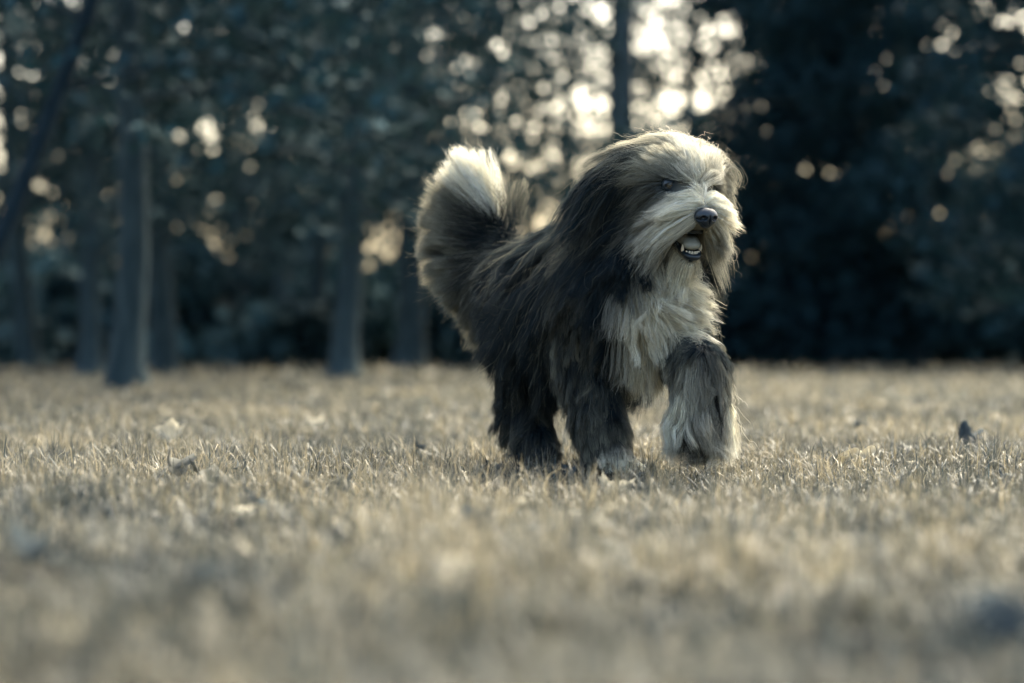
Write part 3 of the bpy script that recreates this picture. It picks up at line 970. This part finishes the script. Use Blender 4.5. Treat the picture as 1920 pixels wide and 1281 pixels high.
        pts = pts * (1 - same) + pts[:, g] * same + wv[:, near] * lenrel
    # frizz and a few stray hairs
    stray = r.uniform(size=n) < 0.05
    sl_ = (stray & (r.uniform(size=n) < 0.6))[:, None] * (rw[:, RI['flank']] + rw[:, RI['rump']] + rw[:, RI['neck']] + 0.6 * rw[:, RI['ear']] + rw[:, RI['thigh']])[:, None]
    tc = tc * (1 - sl_) + SILV * 0.7 * sl_; rc = rc * (1 - sl_) + SILV * 0.25 * sl_
    fz = np.cumsum(r.normal(0, 1, (NSEG, n, 3)), axis=0) * (fr[:, None, None] ** 0.8)
    pts += fz * (0.0006 + 0.0034 * stray)[None, :, None] * np.clip(length / .12, .2, 1.2)[None, :, None]
    # keep hair out of the eyes, nose and open mouth
    seg = np.linalg.norm(np.diff(pts, axis=0), axis=2).max(axis=0)
    bad = seg > 2.2 * length / (NSEG - 1) + 0.004
    for k in range(1, NSEG):
        q_ = pts[k]
        hh, ll, uu = head_coords(q_)
        for e, er in ((EYES[0], .0125), (EYES[1], .0095)):
            w = q_ - e; ax_ = nrm(Hf - Hl * (0.22 if er > .011 else -0.05)); ah = w @ ax_
            bad |= (ah > -0.004) & (ah < .045) & (np.linalg.norm(w - np.outer(ah, ax_), axis=1) < er) & (np.abs(ll) > .02)
        w = q_ - NOSE
        bad |= (np.linalg.norm(w / np.array([1, 1, 0.85]), axis=1) < .0195)
        bad |= (hh > .03) & (hh < .16) & (np.abs(ll + .008) < .022) & (uu < -.062 - .20 * hh) & (uu > -.082 - .60 * hh)
    keep = ~bad
    return pts[:, keep], rc[keep], tc[keep], rw[keep], length[keep], P[keep]


def hair_mat():
    m, n, l = new_mat("dog_hair")
    at = n.new("ShaderNodeAttribute"); at.attribute_name = "col"
    p = n.new("ShaderNodeBsdfPrincipled")
    p.inputs["Roughness"].default_value = 0.5
    p.inputs["Specular IOR Level"].default_value = 0.14
    t = n.new("ShaderNodeBsdfTranslucent")
    mx = n.new("ShaderNodeMixShader"); mx.inputs[0].default_value = 0.30
    o = n.new("ShaderNodeOutputMaterial")
    l.new(at.outputs["Color"], p.inputs["Base Color"]); l.new(at.outputs["Color"], t.inputs["Color"])
    l.new(p.outputs[0], mx.inputs[1]); l.new(t.outputs[0], mx.inputs[2])
    l.new(mx.outputs[0], o.inputs["Surface"])
    return m


def fur_object(name, pts, rc, tc, radius, mat, parent, r, tipx=1.2):
    K, n, _ = pts.shape
    cv = bpy.data.hair_curves.new(name)
    cv.add_curves([K] * n)
    pos = np.ascontiguousarray(pts.transpose(1, 0, 2).reshape(-1, 3), dtype=np.float32)
    cv.attributes["position"].data.foreach_set("vector", pos.ravel())
    fr = np.linspace(0, 1, K)
    ra = cv.attributes.get("radius") or cv.attributes.new("radius", 'FLOAT', 'POINT')
    rr = radius[:, None] * (1 - 0.72 * fr[None, :] ** 1.5)
    ra.data.foreach_set("value", rr.astype(np.float32).ravel())
    ca = cv.attributes.new("col", 'FLOAT_COLOR', 'POINT')
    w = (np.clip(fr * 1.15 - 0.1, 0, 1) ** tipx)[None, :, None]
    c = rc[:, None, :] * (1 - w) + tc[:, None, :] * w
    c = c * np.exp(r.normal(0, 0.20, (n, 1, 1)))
    c4 = np.ones((n, K, 4), np.float32); c4[..., :3] = np.clip(c, 0, 0.95)
    ca.data.foreach_set("color", c4.ravel())
    cv.materials.append(mat)
    o = bpy.data.objects.new(name, cv)
    return link(o, parent)


def sdf_part(name, fn, lo, hi, h, mat, parent):
    V, Q = surface_nets(fn, np.asarray(lo), np.asarray(hi), h)
    me = mesh_np(name, V, quads=Q, mats=[mat])
    return link(bpy.data.objects.new(name, me), parent)


def ell(P, c, axes, rad):
    d = P - c
    q = np.stack([(d @ a) / s for a, s in zip(axes, rad)], -1)
    k = np.linalg.norm(q, axis=-1)
    return (k - 1) * min(rad)


def build_dog():
    dog = empty("dog")
    tag(dog, "long-haired grey and white dog trotting over the lawn, mouth open and tail raised", "dog")
    V, Q = build_body(dog)
    HAX = (Hf, Hl, Hu)
    # nose leather with two nostrils
    def nose_fn(P):
        a = ell(P, NOSE, HAX, (.020, .0245, .0180))
        b = ell(P, NOSE - Hu * .010 + Hf * .001, HAX, (.015, .011, .014))
        d = -np.log(np.exp(-300 * a) + np.exp(-300 * b)) / 300
        for s in (-1, 1):
            ns = ell(P, NOSE + Hf * .0165 + Hl * s * .0115 - Hu * .003, HAX, (.008, .0062, .0050))
            sl = ell(P, NOSE + Hf * .010 + Hl * s * .0205 - Hu * .006, HAX, (.007, .007, .0028))
            d = np.maximum(d, -ns); d = np.maximum(d, -sl)
        gr = ell(P, NOSE + Hf * .020 - Hu * .010, HAX, (.006, .0014, .014))
        return np.maximum(d, -gr)
    sdf_part("nose", nose_fn, NOSE - .035, NOSE + .035, 0.0016, M_nose, dog)
    # eyes
    for e, rad in ((EYES[0], .0135), (EYES[1], .0125)):
        gaze = nrm(Hf - Hl * (0.30 if rad > .013 else -0.10) - Hu * 0.04)
        me = bpy.data.meshes.new("eye")
        import bmesh
        bm = bmesh.new()
        bmesh.ops.create_uvsphere(bm, u_segments=32, v_segments=24, radius=rad)
        q = Vector(gaze).to_track_quat('Z', 'Y')
        for v in bm.verts: v.co = q @ v.co + Vector(e)
        for fc in bm.faces:
            fc.smooth = True
            ca = (fc.calc_center_median() - Vector(e)).normalized().dot(Vector(gaze))
            fc.material_index = 2 if ca > math.cos(R(17)) else (1 if ca > math.cos(R(40)) else 0)
        bm.to_mesh(me); bm.free()
        for m in (M_eyeball, M_iris, M_pupil): me.materials.append(m)
        link(bpy.data.objects.new("eye", me), dog)
        # eyelids: a thin dark shell with an almond opening
        wide, tall = (.0118, .0068) if rad > .013 else (.0108, .0062)
        gl = nrm(Hl - gaze * (Hl @ gaze)); gu = np.cross(gaze, gl)
        def lid_fn(P, e=e, rad=rad, wide=wide, tall=tall, gaze=gaze, gl=gl, gu=gu):
            d = P - e
            sh = np.abs(np.linalg.norm(d, axis=1) - (rad + .0012)) - .0014
            a, b, c = d @ gaze, d @ gl, d @ gu
            op = (np.sqrt((b / wide) ** 2 + ((c + .0006) / (tall * np.sqrt(np.clip(1 - 0.55 * (b / wide) ** 2, .1, 1)))) ** 2) - 1) * tall
            op = np.where(a > 0, op, .01)
            return np.maximum(sh, -op)
        sdf_part("eyelid", lid_fn, e - .02, e + .02, 0.0009, M_lip, dog)
    # tongue, lower lip, teeth
    t0, t1, t2 = H(.020, 0, -.088), H(.060, 0, -.104), H(.086, 0, -.114)
    def tongue_fn(P):
        d = np.full(len(P), 9.0)
        for c, rd in ((t0, (.030, .021, .012)), (t1, (.028, .021, .011)), (t2, (.014, .018, .009))):
            e = ell(P, c, HAX, rd)
            d = -np.log(np.exp(-250 * d.clip(-1, .2)) + np.exp(-250 * e.clip(-1, .2))) / 250
        gr = ell(P, t1 + Hu * .012, HAX, (.045, .002, .004))
        return np.maximum(d, -gr)
    sdf_part("tongue", tongue_fn, t1 - .07, t1 + .07, 0.002, M_tongue, dog)
    arc = []
    for k in range(15):
        a = -1 + 2 * k / 14
        hx = .101 - .066 * abs(a) ** 2.2
        arc.append(H(hx, .025 * np.sign(a) * abs(a) ** 0.6, -.136 + .036 * abs(a) ** 2.2))
    Vt, Qt = tube(np.array(arc), [.0040 + .0025 * math.sin(math.pi * k / 14) for k in range(15)], 10)
    link(bpy.data.objects.new("lower_lip", mesh_np("lower_lip", Vt, quads=Qt, mats=[M_lip])), dog)
    up = []
    for k in range(13):
        a = -1 + 2 * k / 12
        up.append(H(.108 - .075 * abs(a) ** 2, .028 * np.sign(a) * abs(a) ** 0.7, -.083 - .004 * abs(a)))
    Vt, Qt = tube(np.array(up), [.0045] * 13, 8)
    link(bpy.data.objects.new("upper_lip", mesh_np("upper_lip", Vt, quads=Qt, mats=[M_lip])), dog)
    def tooth(c, d, w, ht):
        path = [c, c + d * ht * .4, c + d * ht * .8, c + d * ht]
        Vt, Qt = tube(np.array(path), [w, w * .98, w * (.6 if ht > .012 else .9), w * (.12 if ht > .012 else .5)], 8)
        link(bpy.data.objects.new("tooth", mesh_np("tooth", Vt, quads=Qt, mats=[M_tooth])), dog)
    for s in (-1, 1):
        tooth(H(.086, s * .0185, -.128), nrm(Hu + Hf * .15 + Hl * s * .15), .0034, .0165)
    for k in range(6):
        a = (k - 2.5) / 2.5
        tooth(H(.0975 - .005 * a * a, .0135 * a, -.131), nrm(Hu + Hf * .2), .0024, .0075)
    # the coat
    pts, rc, tc, rw, ln, P = grow(V, Q, 200000)
    r = np.random.default_rng(5)
    mat = hair_mat()
    rad = np.where(rw[:, RI["muzzle"]] + rw[:, RI["skull"]] > .5, .00030, .00037) * r.uniform(.7, 1.25, len(ln))
    top = np.argmax(rw, axis=1)
    groups = {"head_fur": ["skull", "muzzle", "jaw", "ear"], "tail_fur": ["tail"], "chest_fur": ["bib"],
              "leg_fur": ["leg", "hindleg", "paw", "thigh", "cuff"], "body_fur": ["flank", "rump", "neck", "belly"]}
    for nm, rg in groups.items():
        m = np.isin(top, [RI[k] for k in rg])
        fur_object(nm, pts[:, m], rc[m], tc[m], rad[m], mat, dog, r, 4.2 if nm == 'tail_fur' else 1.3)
    return dog


dog = build_dog()

# ------------------------------------------------------------------ fallen leaves on the lawn
def fallen_leaf(label, px, py, D, size, tone, pitch, yaw, roll=0.0, curl=0.5, seed=0, lift=0.012, oval=False):
    r = np.random.default_rng(900 + seed)
    if oval:
        a = np.linspace(0, 2 * math.pi, 28, endpoint=False)
        rad = 0.5 / np.sqrt((np.cos(a)) ** 2 + (np.sin(a) / 0.5) ** 2)
    else:       # five-lobed outline
        key = [(0, .52), (12, .43), (24, .40), (40, .30), (54, .45), (68, .38), (82, .36), (98, .27), (115, .34), (135, .28), (155, .25), (172, .16)]
        full = [(t, v) for t, v in key] + [(360 - t, v) for t, v in reversed(key[1:])]
        a = np.radians([t for t, v in full]); rad = np.array([v for t, v in full]) * r.uniform(0.9, 1.1, len(full))
    n = len(a)
    rim = np.stack([np.cos(a) * rad, np.sin(a) * rad], 1)
    mid = rim * 0.55
    P2 = np.concatenate([[[0, 0]], mid, rim]) * size
    rr2 = (P2[:, 0] ** 2 + P2[:, 1] ** 2) / size ** 2
    zz = 1.5 * size * curl * (1.1 * (P2[:, 1] / size) ** 2 * 2 + 0.5 * rr2 * np.sin(3 * np.arctan2(P2[:, 1], P2[:, 0]) + r.uniform(0, 6))) + size * 0.02 * r.normal(size=len(P2))
    V = np.concatenate([P2, zz[:, None]], 1)
    T = [(0, 1 + k, 1 + (k + 1) % n) for k in range(n)]
    Q = [(1 + k, 1 + n + k, 1 + n + (k + 1) % n, 1 + (k + 1) % n) for k in range(n)]
    st = np.array([[-0.02, 0, zz[0] / size], [-.2, .02, .02], [-.42, .06, .05], [-.6, .05, .02]]) * size
    Vs, Qs = tube(st, [size * .012] * 4, 5)
    Q = np.concatenate([np.array(Q), Qs + len(V)]); V = np.concatenate([V, Vs])
    rot = np.array(Matrix.Rotation(yaw, 3, 'Z') @ Matrix.Rotation(pitch, 3, 'Y') @ Matrix.Rotation(roll, 3, 'X'))
    V = V @ rot.T
    V[:, 2] -= V[:, 2].min() + 0.18 * np.ptp(V[:, 2]) * (0.3 if tone[0] > 0.4 else 1.0)
    c = np.asarray(tone)[None] * np.exp(r.normal(0, 0.12, (len(V), 1)))
    me = mesh_np("fallen_leaf", V, quads=Q, tris=np.array(T), col=c, mats=[M_fallen])
    o = link(bpy.data.objects.new("fallen_leaf", me))
    D = CAM_H * FPX / (py - 670.0)
    w = Wp(px, py, D)
    o.location = (w[0], w[1], float(ground_z(w[0], w[1])) + lift)
    sm = o.modifiers.new("thickness", 'SOLIDIFY'); sm.thickness = 0.0006
    tag(o, label, "leaf", "fallen leaves on the lawn")


LT = (0.52, 0.475, 0.36); MD = (0.30, 0.28, 0.21); DK = (0.060, 0.078, 0.085)
fallen_leaf("pale lobed leaf lying in front of the dog's feet", 1150, 925, 4.40, .085, MD, R(-25), R(60), 0.2, .35, 1)
fallen_leaf("pale curled leaf right of the lifted paw", 1622, 885, 5.00, .060, LT, R(-35), R(20), 0.5, 1.0, 2, oval=True)
fallen_leaf("pale slim leaf tilted just left of the curled leaf", 1592, 880, 5.10, .055, LT, R(-30), R(-20), 1.0, .6, 3, oval=True)
fallen_leaf("dark leaf standing upright at far right of the lawn", 1805, 845, 5.85, .10, DK, R(-48), R(75), 0.5, 1.3, 4)
fallen_leaf("small dark-edged leaf right of the curled pale leaf", 1702, 883, 5.10, .045, MD, R(-40), R(40), 0.3, .7, 5)
fallen_leaf("dark leaf standing up in the grass at left", 322, 905, 4.85, .080, (0.16, .16, .14), R(-50), R(105), 0.5, 1.1, 6)
fallen_leaf("grey leaf lying beside the upright left leaf", 385, 908, 4.80, .085, (0.15, .15, .13), R(-20), R(130), 0.1, .5, 7)
fallen_leaf("pale leaf upright in the grass behind the grey leaf", 318, 838, 6.3, .10, LT, R(-55), R(80), 0.1, .5, 8)
fallen_leaf("pale leaf far back left of the dog", 590, 800, 8.2, .10, LT, R(-35), R(50), 0.2, .4, 9)
fallen_leaf("long pale leaf blurred in the foreground", 838, 1135, 2.36, .050, LT, R(-12), R(-10), 0.5, .3, 10, oval=True)
fallen_leaf("pale leaf in the near grass at left", 440, 985, 3.5, .075, LT, R(-20), R(20), 0.2, .4, 11, oval=True)
fallen_leaf("dark curled leaf in the near grass at left", 478, 975, 3.6, .050, DK, R(-50), R(150), 0.4, .9, 12)
fallen_leaf("dark curled leaf left of the near pale leaf", 878, 1022, 3.1, .062, DK, R(-60), R(100), 0.3, .9, 13)
fallen_leaf("pale slim leaf in front of the dog", 962, 975, 3.6, .060, LT, R(-40), R(-50), 0.5, .6, 14, oval=True)
fallen_leaf("small dark leaf in the lawn left of the hind leg", 785, 850, 6.0, .050, DK, R(-35), R(30), 0.4, .8, 15)
fallen_leaf("dark leaf standing between the dog's feet", 1062, 892, 4.85, .042, DK, R(-35), R(110), 0.3, 1.1, 16)
fallen_leaf("dark leaf under the dog's hind foot", 925, 880, 5.1, .045, DK, R(-35), R(60), 0.3, 1.1, 17)
fallen_leaf("dark leaf blurred in the near grass at lower left", 385, 1170, 2.18, .055, DK, R(-35), R(20), 0.3, .6, 18)
fallen_leaf("dark leaf blurred at the left edge", 40, 1120, 2.42, .060, DK, R(-35), R(120), 0.3, .6, 19)
fallen_leaf("dark leaf blurred in the bottom right corner", 1860, 1250, 1.88, .075, DK, R(-45), R(80), 0.3, .6, 20)
fallen_leaf("small dark blade-like leaf at the right edge", 1885, 905, 4.7, .040, DK, R(-40), R(60), 0.3, .7, 21)
fallen_leaf("grey leaf at the foot of the pale curled leaf", 1640, 900, 4.75, .045, MD, R(-30), R(140), 0.3, .7, 22)

for k, (lab, px, py, size, tone) in enumerate((
        ("dark crumb of leaf behind the pale curled leaf at right", 1610, 808, .050, DK),
        ("pale scrap of leaf behind the grass right of the dog", 1545, 818, .050, LT),
        ("pale round scrap of leaf above the curled leaf", 1645, 848, .035, LT),
        ("small pale leaf in the grass left of the grey leaf", 242, 890, .035, LT),
        ("small dark folded leaf right of the grey leaf", 452, 898, .035, DK),
        ("small dark leaf sunk below the lobed leaf", 1075, 942, .036, DK),
        ("pale scrap of leaf blurred left of the near pale leaf", 655, 1080, .020, LT),
        ("grey leaf sunk in the grass at the right edge", 1760, 972, .050, (0.17, 0.16, 0.13)))):
    fallen_leaf(lab, px, py, 5.0, size, tone, R(-30), 0.9 * k, 0.3, .9, 40 + k, oval=bool(k % 2))
